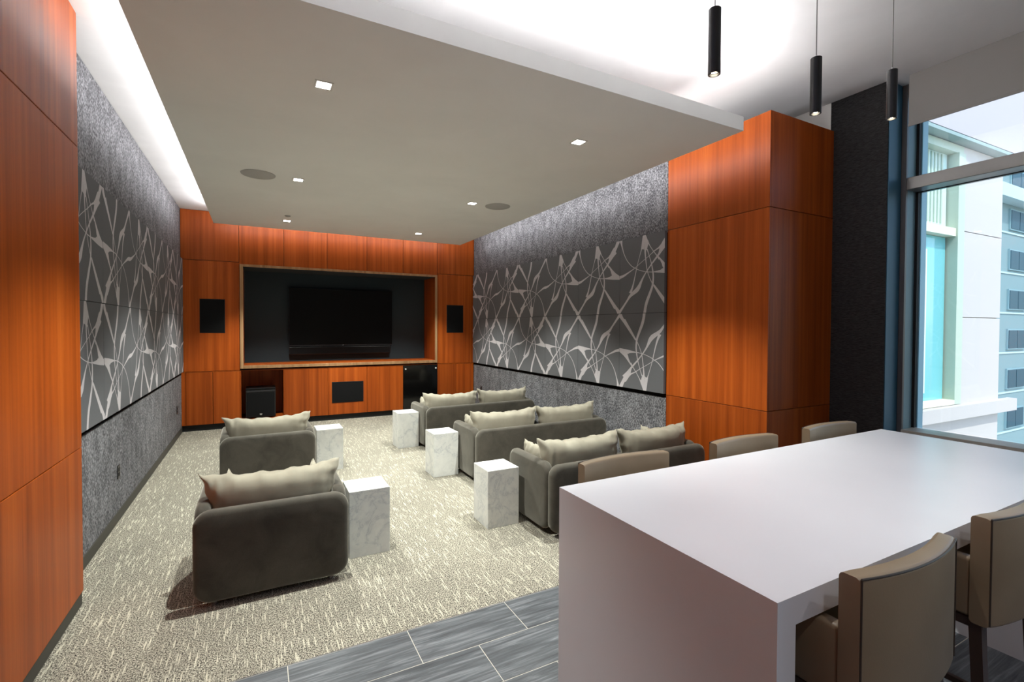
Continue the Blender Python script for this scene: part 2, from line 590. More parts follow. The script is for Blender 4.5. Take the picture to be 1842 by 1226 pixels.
def panel_mesh(u0, u1):
    key = (round(u0, 3), round(u1, 3))
    if key in _pan: return _pan[key]
    bm = bmesh.new()
    add_box(bm, u0 - TILE_W / 2 + 0.0018, u1 - TILE_W / 2 - 0.0018, 0, 0.035, -TILE_H / 2 + 0.0018, TILE_H / 2 - 0.0018, 0.001, 1)
    me = to_mesh('acoustic_panel', bm)
    me.materials.append(M['felt_dark'])
    _pan[key] = me
    return me
def acoustic(parent, side, y_lo, y_hi, rot, zrow):
    """one tile between two seams; clipped to what the wall leaves free"""
    full_lo, full_hi = y_lo, y_hi
    if side == 'R':     # viewer's right is -y
        lo, hi = max(full_lo, YC2 + 0.004), min(full_hi, YB - 0.03)
        u0, u1 = full_hi - hi, full_hi - lo
        loc = (XR - 0.035, (full_lo + full_hi) / 2, 0); rz = -PI / 2
    else:
        lo, hi = max(full_lo, YLC + 0.004), min(full_hi, YB - 0.03)
        u0, u1 = lo - full_lo, hi - full_lo
        loc = (XL + 0.035, (full_lo + full_hi) / 2, 0); rz = PI / 2
    o = link('acoustic_panel', panel_mesh(u0, u1), None, parent)
    o.location = (loc[0], loc[1], P0 + TILE_H / 2 + zrow * TILE_H)
    o.rotation_euler = (0, 0, rz)
    p = link('printed_pattern', pattern_mesh(rot, u0, u1), None, o)
    p['label'] = 'pale grey interlaced line pattern'
    return o

# ------------------------------------------------------------------ side walls
def fabric_strip(parent, x, y0, y1, z0, z1, t, seams):
    ys = [y0] + [s for s in seams if y0 < s < y1] + [y1]
    for a, b in zip(ys, ys[1:]):
        box('fabric_panel', x, x + t, a + 0.0008, b - 0.0008, z0, z1, 'wall_fabric', parent)
wall_left = box('wall_left', -1.40, XL - 0.012, YREAR, 10.1, -0.01, ZC - 0.002, 'dark_gap')
tag(wall_left, 'left wall in mottled grey fabric with patterned acoustic panels and wood cladding', 'wall', kind='structure')
fabric_strip(wall_left, XL - 0.012, YLC, YB, 0.085, 0.93, 0.012, (5.0, 6.33, 7.65))
fabric_strip(wall_left, XL - 0.012, YLC, YB, P1 - 0.02, ZC - 0.004, 0.012, (5.0, 6.33, 7.65))
yk = 3.897
for i in range(7):
    r = i % 2
    for zr in (0, 1):
        if yk < YB - 0.06:
            acoustic(wall_left, 'L', yk, yk + TILE_W, r, zr)
    yk += TILE_W
# wood cladding of the left pier
ys = [YLC, 2.61, 1.42, 0.23, -0.96, -2.15, -3.34, -4.53, YREAR]
for a, b in zip(ys, ys[1:]):
    for z0, z1 in ((0.085, 0.9615), (0.9665, 2.7725), (2.7775, 3.572)):
        box('wood_panel', XL - 0.01, XLC, b + 0.0015, a - 0.0015, z0, z1, 'wood', wall_left, 0.0015, 1)
bl = box('baseboard_left', XL - 0.012, XL + 0.008, YLC, YB, 0, 0.085, 'baseboard')
tag(bl, 'dark baseboard under the grey fabric of the left wall', 'baseboard', kind='structure')
bl = box('baseboard_pier', XL - 0.012, XLC - 0.006, YREAR, YLC - 0.004, 0, 0.085, 'baseboard')
tag(bl, 'dark baseboard under the wood cladding at left', 'baseboard', kind='structure')

wall_right = box('wall_right', XR + 0.012, XR + 0.25, YC2, 10.1, -0.01, ZC - 0.002, 'dark_gap')
tag(wall_right, 'right wall in mottled grey fabric with patterned acoustic panels', 'wall', kind='structure')
fabric_strip(wall_right, XR, YC2 + 0.003, YB, 0.085, 0.93, 0.012, (5.2, 6.5, 7.8))
fabric_strip(wall_right, XR, YC2 + 0.003, YB, P1 - 0.02, ZC - 0.004, 0.012, (5.2, 6.5, 7.8))
yk = 4.643 - TILE_W
for i, r in enumerate((0, 0, 0, 1, 0, 1, 0)):
    for zr in (0, 1):
        if yk < YB - 0.06:
            acoustic(wall_right, 'R', yk, yk + TILE_W, (r if zr else 1 - r), zr)
    yk += TILE_W
br = box('baseboard_right', XR - 0.008, XR + 0.012, YC2 + 0.003, YB, 0, 0.085, 'baseboard')
tag(br, 'dark baseboard under the grey fabric of the right wall', 'baseboard', kind='structure')

# ------------------------------------------------------------------ wood clad column at the right
column = box('wall_column', XR + 0.02, XW + 0.3, YC + 0.02, YC2 - 0.0, 0, 3.60, 'dark_gap')
tag(column, 'square column clad in reddish brown wood beside the window wall', 'column', kind='structure')
for z0, z1 in ((0.085, 0.9615), (0.9665, 2.7725), (2.7775, 3.618)):
    box('wood_panel', XR, XR + 0.02, YC, YC2 - 0.0015, z0, z1, 'wood', column, 0.0015, 1)
    box('wood_panel', XR + 0.0215, XW, YC, YC + 0.02, z0, z1, 'wood', column, 0.0015, 1)
box('cap', XR + 0.004, XW + 0.3, YC + 0.004, YC2, 3.60, 3.617, 'dark_gap', column)
box('kick_plate', XR + 0.006, XW, YC + 0.006, YC2, 0, 0.085, 'baseboard', column)

# ------------------------------------------------------------------ window wall
wall_outer = box('wall_outer', XW, 5.40, 2.252, YC + 0.03, 0, ZBAR, 'black_weave')
tag(wall_outer, 'black ribbed wallcovering between wood column and window', 'wall', kind='structure')
box('upper_wall', XW + 0.002, 5.40, YC + 0.0305, 4.1, 3.0, ZBAR, 'plaster_soffit', wall_outer)
box('reveal_daylight_sheet', XW + 0.012, 5.179, 2.246, 2.2518, 0.0, ZBAR, 'reveal_daylight_blue', wall_outer)  # added sheet on the black return, coloured as blue daylight reflecting off it
box('apron', 5.18, 5.40, YREAR, 2.246, 0, 0.70, 'plaster_soffit', wall_outer)
wall_rear = box('wall_rear', -1.4, 5.4, YREAR - 0.15, YREAR, 0, ZBAR, 'plaster_white')
tag(wall_rear, 'plain white wall behind the bar table', 'wall', kind='structure')

win = empty('window_1', (5.18, 2.2, 0.7))
tag(win, 'tall aluminium framed window with teal tinted glass beside the table', 'window', kind='structure')
def wbox(name, x0, x1, y0, y1, z0, z1, mat, bevel=0.0):
    return box(name, x0 - 5.18, x1 - 5.18, y0 - 2.2, y1 - 2.2, z0 - 0.7, z1 - 0.7, mat, win, bevel)
wbox('jamb', 5.18, 5.212, 2.205, 2.245, 0.70, ZBAR, 'jamb_dark', 0.003)
wbox('jamb_return', 5.2125, 5.36, 2.207, 2.245, 0.70, ZBAR, 'aluminium_daylight_blue', 0.002)  # jamb side, its blue is daylight painted in
wbox('gasket', 5.36, 5.40, 2.185, 2.245, 0.70, ZBAR, 'gasket')
wbox('outer_fin', 5.40, 5.50, 2.175, 2.245, 0.60, ZBAR + 0.2, 'aluminium_daylight_blue', 0.003)  # fin seen through the glass, blue-tinted light painted in
wbox('sill', 5.16, 5.40, YREAR, 2.204, 0.70, 0.79, 'sill_metal', 0.004)
wbox('transom', 5.18, 5.36, YREAR, 2.204, 2.955, 3.062, 'aluminium', 0.004)
wbox('transom_gasket', 5.36, 5.40, YREAR, 2.184, 2.95, 3.067, 'gasket')
wbox('head_rail', 5.18, 5.36, YREAR, 2.204, ZBAR - 0.08, ZBAR, 'aluminium', 0.003)
mull = [2.205, 0.66, -0.97, -2.60, -4.10, YREAR + 0.06]
for y in mull[1:]:
    wbox('mullion', 5.185, 5.36, y - 0.06, y, 0.791, 2.954, 'aluminium', 0.003)
    wbox('mullion', 5.185, 5.36, y - 0.06, y, 3.063, ZBAR - 0.081, 'aluminium', 0.003)
for a, b in zip(mull, mull[1:]):
    wbox('glass_pane', 5.376, 5.382, b, a - 0.02, 0.80, 2.949, 'window_glass')
    wbox('glass_pane', 5.376, 5.382, b, a - 0.02, 3.068, ZBAR - 0.01, 'window_glass')
shade = empty('roller_shade', (5.0, 2.12, 3.455))
tag(shade, 'grey fabric roller shade drawn partway down the tall window', 'window shade')
box('shade_fabric', 0, 0.004, -7.6, 0.0, 0.02, ZBAR - 3.455 - 0.002, 'shade_fabric', shade)
box('hem_bar', -0.004, 0.008, -7.6, 0.004, 0.0, 0.022, 'shade_fabric', shade, 0.003)

# ------------------------------------------------------------------ back wall with media recess
RX0, RX1, RZ0, RZ1, RD = -0.218, 3.138, 1.045, 2.705, 0.70
bm = bmesh.new()
add_box(bm, -1.40, RX0 - 0.02, YB + 0.02, 10.1, 0.967, ZC - 0.002)
add_box(bm, RX1 + 0.02, 4.3, YB + 0.02, 10.1, 0.967, ZC - 0.002)
add_box(bm, RX0 - 0.02, RX1 + 0.02, YB + 0.02, 10.1, RZ1 + 0.02, ZC - 0.002)
add_box(bm, RX0 - 0.02, RX1 + 0.02, YB + RD + 0.02, 10.1, 0.967, RZ1 + 0.02)
wall_back = link('wall_back', to_mesh('wall_back', bm), 'dark_gap')
tag(wall_back, 'back wall clad in reddish brown wood around a dark screen recess', 'wall', kind='structure')
def wp(x0, x1, z0, z1, name='wood_panel', mat='wood', parent=None, y0=0.0, y1=0.02, bevel=0.0015):
    return box(name, x0 + 0.003, x1 - 0.003, YB + y0, YB + y1, z0 + 0.003, z1 - 0.003, mat, parent or wall_back, bevel, 1)
xs = [XL, -0.275, 0.405, 1.11, 1.81, 2.495, 3.185, XR]
for a, b in zip(xs, xs[1:]):
    wp(a, b, 2.776 if a < -1 or b > 3.5 else 2.745, ZC - 0.002)
wp(XL, -0.268, 0.968, 2.774)
wp(3.185, XR, 0.968, 2.774)
box('recess_back', RX0 - 0.02, RX1 + 0.02, YB + RD, YB + RD + 0.02, RZ0 - 0.02, RZ1 + 0.02, 'niche_back', wall_back)
box('recess_lining', RX0 - 0.02, RX0, YB, YB + RD, RZ0, RZ1, 'wood', wall_back)
box('recess_lining', RX1, RX1 + 0.02, YB, YB + RD, RZ0, RZ1, 'wood', wall_back)
box('recess_lining', RX0 - 0.02, RX1 + 0.02, YB, YB + RD, RZ1, RZ1 + 0.02, 'niche_back', wall_back)
box('recess_shelf', RX0 - 0.02, RX1 + 0.02, YB, YB + RD, RZ0 - 0.02, RZ0, 'wood', wall_back)
# picture frame trim round the recess
fr = empty('trim_1', (1.46, YB, 0.99))
tag(fr, 'pale brown wood frame trim around the screen recess', 'trim', kind='structure')
fx0, fx1, fz0, fz1 = -0.267, 3.183, 0.992, 2.746
def fbox(x0, x1, z0, z1):
    box('frame_rail', x0 - 1.46, x1 - 1.46, -0.022, 0.0, z0 - 0.99, z1 - 0.99, 'wood_frame', fr, 0.002, 1)
fbox(fx0, RX0, fz0, fz1); fbox(RX1, fx1, fz0, fz1)
fbox(RX0 + 0.0005, RX1 - 0.0005, RZ1, fz1); fbox(RX0 + 0.0005, RX1 - 0.0005, fz0, RZ0)

# ------------------------------------------------------------------ low media cabinet
def cabinet_unit(name, x0, x1, label, doors, stile=None):
    xm = (x0 + x1) / 2
    o = empty(name, (xm, YB, 0))
    tag(o, label, 'cabinet', 'low built-in cabinets under the screen recess')
    def cb(n, a, b, y0, y1, z0, z1, mat, parent=None, bevel=0.0):
        return box(n, a - xm, b - xm, y0, y1, z0, z1, mat, parent or o, bevel, 1)
    cb('top_board', x0 + 0.0005, x1 - 0.0005, 0.0, 0.70, 0.957, 0.966, 'wood')
    cb('toe_kick', x0 + 0.0005, x1 - 0.0005, 0.03, 0.70, 0.0, 0.098, 'black_matte')
    if doors is None:
        cb('back_board', x0 + 0.0005, x1 - 0.0005, 0.62, 0.70, 0.10, 0.955, 'wood')
        cb('side_board', x0 + 0.0005, x0 + 0.013, 0.0, 0.62, 0.10, 0.955, 'wood')
        cb('side_board', x1 - 0.013, x1 - 0.0005, 0.0, 0.62, 0.10, 0.955, 'wood')
        cb('bottom_shelf', x0 + 0.013, x1 - 0.013, 0.0, 0.62, 0.10, 0.13, 'wood')
    else:
        cb('carcass', x0 + 0.0005, x1 - 0.0005, 0.022, 0.70, 0.10, 0.955, 'dark_gap')
        for a, b in doors:
            cb('door', a + 0.003, b - 0.003, 0.0, 0.02, 0.10, 0.953, 'wood', None, 0.0015)
    if stile:
        cb('stile', stile[0] + 0.001, stile[1] - 0.002, 0.0, 0.02, 0.10, 0.953, 'wood', None, 0.0015)
    return o, cb, xm
cabinet_unit('low_cabinet', XL, -0.27, 'two-door wood cabinet in the left corner of the back wall', ((-1.034, -0.661), (-0.661, -0.27)), (XL, -1.034))
cabinet_unit('open_cabinet', -0.27, 0.402, 'open wood cabinet niche that holds the subwoofer', None)
cabinet_unit('low_cabinet', 0.402, 2.497, 'three-door wood cabinet with the centre speaker, below the television', ((0.402, 1.118), (1.118, 1.807), (1.807, 2.497)))
gc, gcb, gxm = cabinet_unit('equipment_cabinet', 2.497, 3.193, 'equipment cabinet with a black glass door', ())
cabinet_unit('low_cabinet', 3.193, XR - 0.002, 'two-door wood cabinet in the right corner behind the farthest sofa', ((3.195, 3.59), (3.59, 3.982)))
gd = gcb('glass_door', 2.501, 3.189, 0.002, 0.012, 0.10, 0.953, 'black_gloss', gc)
gd['label'] = 'black smoked glass door with two metal pins'
for hx in (2.545, 3.160):
    bm = bmesh.new(); add_cyl(bm, (hx - gxm, 0, 0.885), 0.015, 0.015, -0.008, 0.0015, 14, 'Y')
    link('pin', to_mesh('pin', bm, True), 'trim_white', gd)

# ------------------------------------------------------------------ screen, sound bar, speakers
tv = empty('television', (1.47, YB + 0.60, 1.335))
tag(tv, 'large flat black television mounted in the wall recess', 'television')
box('body', -0.96, 0.96, 0.0, 0.05, 0.01, 1.09, 'black_plastic', tv, 0.004)
box('screen', -0.955, 0.955, -0.004, 0.0, 0.024, 1.085, 'screen', tv)
box('bottom_bezel', -0.958, 0.958, -0.007, -0.0042, 0.006, 0.021, 'steel_dark', tv)
box('emblem', -0.012, 0.012, -0.0085, -0.0072, 0.009, 0.018, 'chrome', tv)
box('wall_bracket', -0.3, 0.3, 0.05, 0.099, 0.4, 0.8, 'black_matte', tv)
sb = empty('sound_bar', (1.455, YB + 0.60, 1.175))
tag(sb, 'long black sound bar mounted just below the television', 'sound bar')
box('body', -0.945, 0.945, 0.0, 0.08, 0.0, 0.15, 'black_plastic', sb, 0.012, 3)
box('grille', -0.93, 0.93, -0.004, 0.0, 0.012, 0.138, 'black_grille', sb)
box('wall_bracket', -0.3, 0.3, 0.08, 0.099, 0.03, 0.12, 'black_matte', sb)
sub = empty('subwoofer', (0.037, YB + 0.03, 0.13))
tag(sub, 'black subwoofer box standing in the open cabinet niche', 'subwoofer')
box('cabinet', -0.228, 0.228, 0.02, 0.42, 0.02, 0.515, 'black_plastic', sub, 0.006)
box('grille', -0.212, 0.212, 0.0, 0.02, 0.035, 0.44, 'black_grille', sub, 0.006)
box('top_bar', -0.222, 0.222, 0.004, 0.02, 0.452, 0.478, 'steel_dark', sub, 0.004)
box('front_rail', -0.222, 0.222, 0.006, 0.02, 0.487, 0.505, 'black_gloss', sub, 0.004)
for fx in (-0.19, 0.19):
    for fy in (0.05, 0.38):
        box('foot', fx - 0.02, fx + 0.02, fy - 0.02, fy + 0.02, 0.0, 0.02, 'black_matte', sub)
bm = bmesh.new()
vv = [bm.verts.new((a, -0.0006, 0.068 + b)) for a, b in ((-0.024, 0.011), (0, 0.017), (0.024, 0.011), (0.016, -0.004), (0, -0.017), (-0.016, -0.004))]
vw = [bm.verts.new((v.co.x, -0.003, v.co.z)) for v in vv]
bm.faces.new(vw)
for i in range(6):
    bm.faces.new((vv[i], vv[(i + 1) % 6], vw[(i + 1) % 6], vw[i]))
link('emblem', to_mesh('emblem', bm), 'chrome', sub)
def wall_speaker(x0, x1, z0, z1, label):
    s = empty('wall_speaker', ((x0 + x1) / 2, YB, z0))
    w = (x1 - x0) / 2
    tag(s, label, 'speaker', 'flush speakers in the back wall')
    box('frame', -w, w, -0.006, -0.0002, 0, z1 - z0, 'black_matte', s, 0.002, 1)
    box('grille', -w + 0.008, w - 0.008, -0.0085, -0.0062, 0.008, z1 - z0 - 0.008, 'black_grille', s)
wall_speaker(-0.836, -0.482, 1.594, 2.149, 'black rectangular wall speaker left of the screen recess')
wall_speaker(3.388, 3.747, 1.594, 2.155, 'black rectangular wall speaker right of the screen recess')
wall_speaker(1.184, 1.742, 0.313, 0.696, 'wide black centre speaker set in the cabinet door below the screen')

# ------------------------------------------------------------------ ceiling fittings on the soffit
def downlight(x, y, label):
    o = empty('downlight', (x, y, SZ0))
    tag(o, label, 'downlight', 'square recessed downlights in the soffit')
    bm = bmesh.new()
    a, b = 0.058, 0.044
    for (x0, x1, y0, y1) in ((-a, a, -a, -b), (-a, a, b, a), (-a, -b, -b, b), (b, a, -b, b)):
        add_box(bm, x0, x1, y0, y1, -0.004, -0.0003)
    link('trim_ring', to_mesh('trim_ring', bm), 'trim_white', o)
    box('lens', -b, b, -b, b, -0.0022, -0.0004, 'lamp_lens', o)
    d = bpy.data.lights.new('lamp', 'SPOT')
    d.energy = SPOT_POWER
    d.spot_size = math.radians(98)
    d.spot_blend = 0.5
    d.shadow_soft_size = 0.016
    d.color = (0.97, 1.0, 0.93)
    l = bpy.data.objects.new('lamp', d)
    C.objects.link(l)
    l.parent = o
    l.location = (0, 0, -0.03)
for x, y, lab in ((0.392, 3.42, 'bright square downlight nearest the camera on the left of the soffit'),
                  (2.443, 3.42, 'square downlight in the soffit closest to the wood column'),
                  (0.395, 5.735, 'square downlight beside the left round ceiling speaker'),
                  (2.445, 5.745, 'square downlight beside the right round ceiling speaker'),
                  (0.393, 8.03, 'far left square downlight beside the small sprinkler disc'),
                  (2.425, 8.03, 'far right square downlight closest to the back wall')):
    downlight(x, y, lab)
# added fill lights behind the viewpoint, shaped as round downlights, to brighten the bar
def bar_fill_light(x, y):
    bm = bmesh.new(); add_cyl(bm, (x, y, ZBAR), 0.065, 0.07, -0.006, -0.0003, 32)
    t = link('fill_light_ring', to_mesh('fill_light_ring', bm, True), 'trim_white', ceiling)
    bm = bmesh.new(); add_cyl(bm, (x, y, ZBAR), 0.05, 0.05, -0.0085, -0.0062, 32)
    link('lens', to_mesh('lens', bm), 'lamp_lens', t)
    d = bpy.data.lights.new('lamp', 'SPOT')
    d.energy = BAR_FILL_POWER; d.spot_size = math.radians(120); d.spot_blend = 0.6; d.shadow_soft_size = 0.05
    d.color = (0.97, 0.98, 1.0)
    l = bpy.data.objects.new('lamp', d); C.objects.link(l); l.location = (x, y, ZBAR - 0.03)
for bx in (0.6, 2.8):
    for by in (-0.9, -2.9):
        bar_fill_light(bx, by)
def ceiling_speaker(x, y, label):
    o = empty('ceiling_speaker', (x, y, SZ0))
    tag(o, label, 'speaker', 'round ceiling speakers')
    bm = bmesh.new(); add_cyl(bm, (0, 0, 0), 0.163, 0.165, -0.006, -0.0003, 48)
    link('rim', to_mesh('rim', bm, True), 'speaker_cloth', o)
    bm = bmesh.new(); add_cyl(bm, (0, 0, 0), 0.150, 0.155, -0.010, -0.0062, 48)
    link('grille', to_mesh('grille', bm, True), 'speaker_cloth', o)
ceiling_speaker(0.01, 5.73, 'grey round ceiling speaker on the left of the soffit')
ceiling_speaker(2.80, 5.725, 'grey round ceiling speaker on the right of the soffit')
sp = empty('sprinkler', (0.385, 7.66, SZ0))
tag(sp, 'small grey sprinkler cover disc in the soffit before the far left downlight', 'sprinkler')
bm = bmesh.new(); add_cyl(bm, (0, 0, 0), 0.038, 0.042, -0.008, -0.0003, 24)
link('cover', to_mesh('cover', bm, True), 'speaker_cloth', sp)
bm = bmesh.new(); add_cyl(bm, (0, 0, 0), 0.03, 0.03, -0.012, -0.0082, 24)
link('cap', to_mesh('cap', bm, True), 'speaker_cloth', sp)

# ------------------------------------------------------------------ wall outlets
def outlet(x, y, z, sx, label):
    o = empty('outlet', (x, y, z))
    tag(o, label, 'outlet', 'black wall outlets')
    box('plate', 0.0003 * sx, 0.007 * sx, -0.036, 0.036, -0.058, 0.058, 'black_plastic', o, 0.002, 1)
    for dz in (-0.022, 0.022):
        box('socket', 0.0071 * sx, 0.0088 * sx, -0.017, 0.017, dz - 0.015, dz + 0.015, 'black_matte', o)
outlet(XL, 5.317, 0.425, 1, 'black outlet plate low on the left wall nearer the camera')
outlet(XL, 8.77, 0.435, 1, 'black outlet plate low on the left wall by the back corner')
outlet(XR, 8.88, 0.455, -1, 'black outlet plate low on the right wall behind the farthest sofa')

# ------------------------------------------------------------------ sofas and armchairs
def rounded_slab(name, w, h, t, r, bev, plane, seg=7):
    """upright rounded rectangle, w wide, h high (from z=0), t thick; plane XZ (t along y) or YZ (t along x)"""
    pts = []
    for cx, cz, a0 in ((w / 2 - r, r, -PI / 2), (w / 2 - r, h - r, 0), (-w / 2 + r, h - r, PI / 2), (-w / 2 + r, r, PI)):
        for k in range(seg + 1):
            a = a0 + PI / 2 * k / seg
            pts.append((cx + r * math.cos(a), cz + r * math.sin(a)))
    bm = bmesh.new()
    rings = []
    prof = []
    for k in range(5):
        a = PI / 2 * k / 4
        prof.append((bev * (1 - math.sin(a)), -t / 2 + bev * (1 - math.cos(a))))
    prof = prof + [(i, -y) for i, y in reversed(prof)]
    # slight pillow on both faces
    cw, ch = w / 2, h / 2
    def ring(inset, y):
        row = []
        for x, z in pts:
            L = math.hypot(x / (w / 2), (z - ch) / ch)
            sx = 1 - inset / (w / 2); sz = 1 - inset / ch
            p = (x * sx, y, ch + (z - ch) * sz)
            if plane == 'YZ':
                p = (y, p[0], p[2])
            row.append(bm.verts.new(p))
        return row
    for i, y in prof:
        rings.append(ring(i, y))
    inner = []
    for s in (-1, 1):
        r1 = ring(min(0.09, w * 0.2), s * (t / 2 + 0.006))
        inner.append(r1)
    n = len(pts)
    allr = [inner[0]] + rings + [inner[1]]
    for a, b in zip(allr, allr[1:]):
        for k in range(n):
            bm.faces.new((a[k], a[(k + 1) % n], b[(k + 1) % n], b[k]))
    bm.faces.new(allr[0][::-1]); bm.faces.new(allr[-1])
    return to_mesh(name, bm, True, 60)

def cushion_mesh(name, W, H, T, seed, sag=0.10, taper=0.0, ear=0.0, nu=44, nv=20, belly=0.0):
    """soft cushion in the XZ plane, thickness along y, pointed corners and gathered seams"""
    rnd = random.Random(seed)
    ph = [rnd.uniform(0, 6.28) for _ in range(10)]
    bm = bmesh.new()
    def wr(u, v):
        e = (abs(v) ** 2) * 0.6 + (abs(u) ** 5) * 1.0
        f = (math.sin(17 * u + 3.0 * v + ph[0]) * 0.5 + math.sin(31 * u - 5 * v + ph[1]) * 0.35 + math.sin(9 * v * (1 + u) + ph[2]) * 0.4
             + math.sin(46 * u + 7 * v * u + ph[3]) * 0.25)
        return f * e
    shells = []
    for s in (-1, 1):
        grid = []
        for j in range(nv + 1):
            v = -1 + 2 * j / nv
            v = math.sin(v * PI / 2) * 0.55 + v * 0.45
            rowv = []
            for i in range(nu + 1):
                u = -1 + 2 * i / nu
                u = math.sin(u * PI / 2) * 0.55 + u * 0.45
                wid = W / 2 * (1 - taper * (1 - v) / 2)
                x = wid * u * (1 - 0.055 * (1 - v * v) * abs(u) ** 3)
                z = H / 2 * v * (1 - sag * (1 - u * u) * abs(v) ** 2)
                z += ear * (abs(u) ** 6) * max(v, 0) ** 3 * (1 if u < 0 else 0.8)
                vw = (v - belly) / (1 - belly) if v > belly else (v - belly) / (1 + belly)
                edge = max(0.0, (1 - u * u)) ** 0.42 * max(0.0, (1 - vw * vw)) ** 0.5
                y = s * T / 2 * edge
                if abs(u) < 0.999 and abs(v) < 0.999:
                    y += s * 0.014 * wr(u, v) * min(1, edge * 2)
                z += 0.006 * math.sin(13 * u + ph[4]) * abs(v) ** 4 + 0.004 * math.sin(29 * u + ph[5]) * abs(v) ** 4
                x += 0.006 * math.sin(11 * v + ph[6]) * abs(u) ** 6
                rowv.append(bm.verts.new((x, y, z)))
            grid.append(rowv)
        shells.append(grid)
        for j in range(nv):
            for i in range(nu):
                q = (grid[j][i], grid[j][i + 1], grid[j + 1][i + 1], grid[j + 1][i])
                bm.faces.new(q if s < 0 else q[::-1])
    bmesh.ops.remove_doubles(bm, verts=bm.verts, dist=0.0004)
    return to_mesh(name, bm, True, 80)

SEAT_T = 0.085
def seat_unit(name, label, cat, group, W, loc, ncush, seed, sides=(True, True), rz=0.0):
    o = empty(name, loc, rz)
    tag(o, label, cat, group)
    zb, zt, D = 0.035, 0.59, 0.755
    bp = link('back_panel', rounded_slab('back_panel', W, zt - zb, SEAT_T, 0.095, 0.032, 'XZ'), 'velvet', o)
    bp.location = (0, SEAT_T / 2, zb)
    aL = D - SEAT_T - 0.012
    am = rounded_slab('arm_panel', aL, zt - zb, SEAT_T, 0.09, 0.032, 'YZ')
    for s in (-1, 1):
        a = link('arm_panel', am, 'velvet', o)
        a.location = (s * (W / 2 - SEAT_T / 2), SEAT_T + 0.012 + aL / 2, zb)
    iw = W - 2 * SEAT_T - 0.024
    box('seat_base', -iw / 2, iw / 2, SEAT_T + 0.012, D - 0.02, 0.05, 0.22, 'velvet', o, 0.02, 3)
    cw = iw / ncush
    for k in range(ncush):
        x0 = -iw / 2 + k * cw
        box('seat_cushion', x0 + 0.003, x0 + cw - 0.003, SEAT_T + 0.014, D + 0.005, 0.222, 0.385, 'velvet', o, 0.035, 4)
    full = W - 0.03
    bw = full / ncush
    for k in range(ncush):
        c = link('back_cushion', cushion_mesh('back_cushion', bw, 0.40, 0.24, seed + k, 0.15, 0.16 if ncush == 1 else 0.09, 0.015, 52, 24, 0.42), 'velvet_cushion', o)
        c.location = (-full / 2 + bw * (k + 0.5), 0.245, 0.555)
        c.rotation_euler = (-0.10, random.Random(seed + k).uniform(-0.02, 0.02), 0)
    for s, on in zip((-1, 1), sides):
        if on:
            c = link('side_cushion', cushion_mesh('side_cushion', 0.40, 0.30, 0.11, seed + 20 + s, 0.06, 0.0, 0.004, 24, 14), 'velvet_cushion', o)
            c.location = (s * (iw / 2 - 0.075), 0.53, 0.50)
            c.rotation_euler = (-0.10 , 0, s * PI / 2 * -1)
    for fx in (-W / 2 + 0.11, W / 2 - 0.11):
        for fy in (0.06, D - 0.08):
            bm = bmesh.new(); add_cyl(bm, (fx, fy, 0), 0.018, 0.022, 0.0, 0.06, 14)
            link('foot', to_mesh('foot', bm, True), 'chrome', o)
    return o
seat_unit('armchair', 'olive grey velvet armchair nearest the camera, beside the front left marble cube', 'armchair', 'velvet armchairs', 0.89, (0.092, 3.365, 0), 1, 3)
seat_unit('armchair', 'olive grey velvet armchair farther back, nearer the screen', 'armchair', 'velvet armchairs', 0.89, (0.10, 5.53, 0), 1, 7, (True, True), 0.02)
seat_unit('sofa', 'two-seat velvet sofa nearest the bar table', 'sofa', 'two-seat velvet sofas', 1.76, (2.945, 3.215, 0), 2, 11)
seat_unit('sofa', 'two-seat velvet sofa in the middle of the three rows', 'sofa', 'two-seat velvet sofas', 1.76, (2.955, 4.715, 0), 2, 17)
seat_unit('sofa', 'two-seat velvet sofa farthest back, by the black glass cabinet door', 'sofa', 'two-seat velvet sofas', 1.76, (2.93, 6.40, 0), 2, 23, (True, True), 0.03)

# ------------------------------------------------------------------ marble cubes
def marble_cube(x, y, rz, label):
    bm = bmesh.new()
    add_box(bm, -0.148, 0.148, 0.0, 0.30, 0.0, 0.492, 0.003, 2)
    # mitred stone cladding: shallow joint lines just below the top edge
    o = link('marble_side_table', to_mesh('marble_side_table', bm), 'marble')
    o.location = (x, y, 0); o.rotation_euler = (0, 0, rz)
    tag(o, label, 'side table', 'white marble plinth tables')
    return o
marble_cube(1.850, 3.647, 0.0, 'veined white marble block table beside the sofa nearest the bar table')
marble_cube(1.898, 5.195, 0.02, 'white marble block table beside the middle sofa')
marble_cube(1.875, 6.672, 0.02, 'white marble block table beside the farthest sofa')
marble_cube(0.730, 3.64, 0.0, 'white marble block table at the right of the nearest armchair')
marble_cube(0.748, 6.02, 0.0, 'white marble block table at the right of the farther armchair')

# ------------------------------------------------------------------ bar table
TX0, TX1, TY0, TY1, TZ, TT = 1.069, 3.53, 0.692, 1.612, 1.06, 0.071
tb = empty('bar_table', ((TX0 + TX1) / 2, (TY0 + TY1) / 2, 0))
tag(tb, 'long white waterfall bar table in the foreground', 'table')
cx, cy = (TX0 + TX1) / 2, (TY0 + TY1) / 2
def prism_y(name, pts, mat, parent):
    """section in the XZ plane pulled along the table's width"""
    bm = bmesh.new()
    a = [bm.verts.new((x - cx, TY0 - cy, z)) for x, z in pts]
    b = [bm.verts.new((x - cx, TY1 - cy, z)) for x, z in pts]
    bm.faces.new(a); bm.faces.new(b[::-1])
    for k in range(len(pts)):
        q = (k + 1) % len(pts)
        bm.faces.new((a[q], a[k], b[k], b[q]))
    return link(name, to_mesh(name, bm), mat, parent)
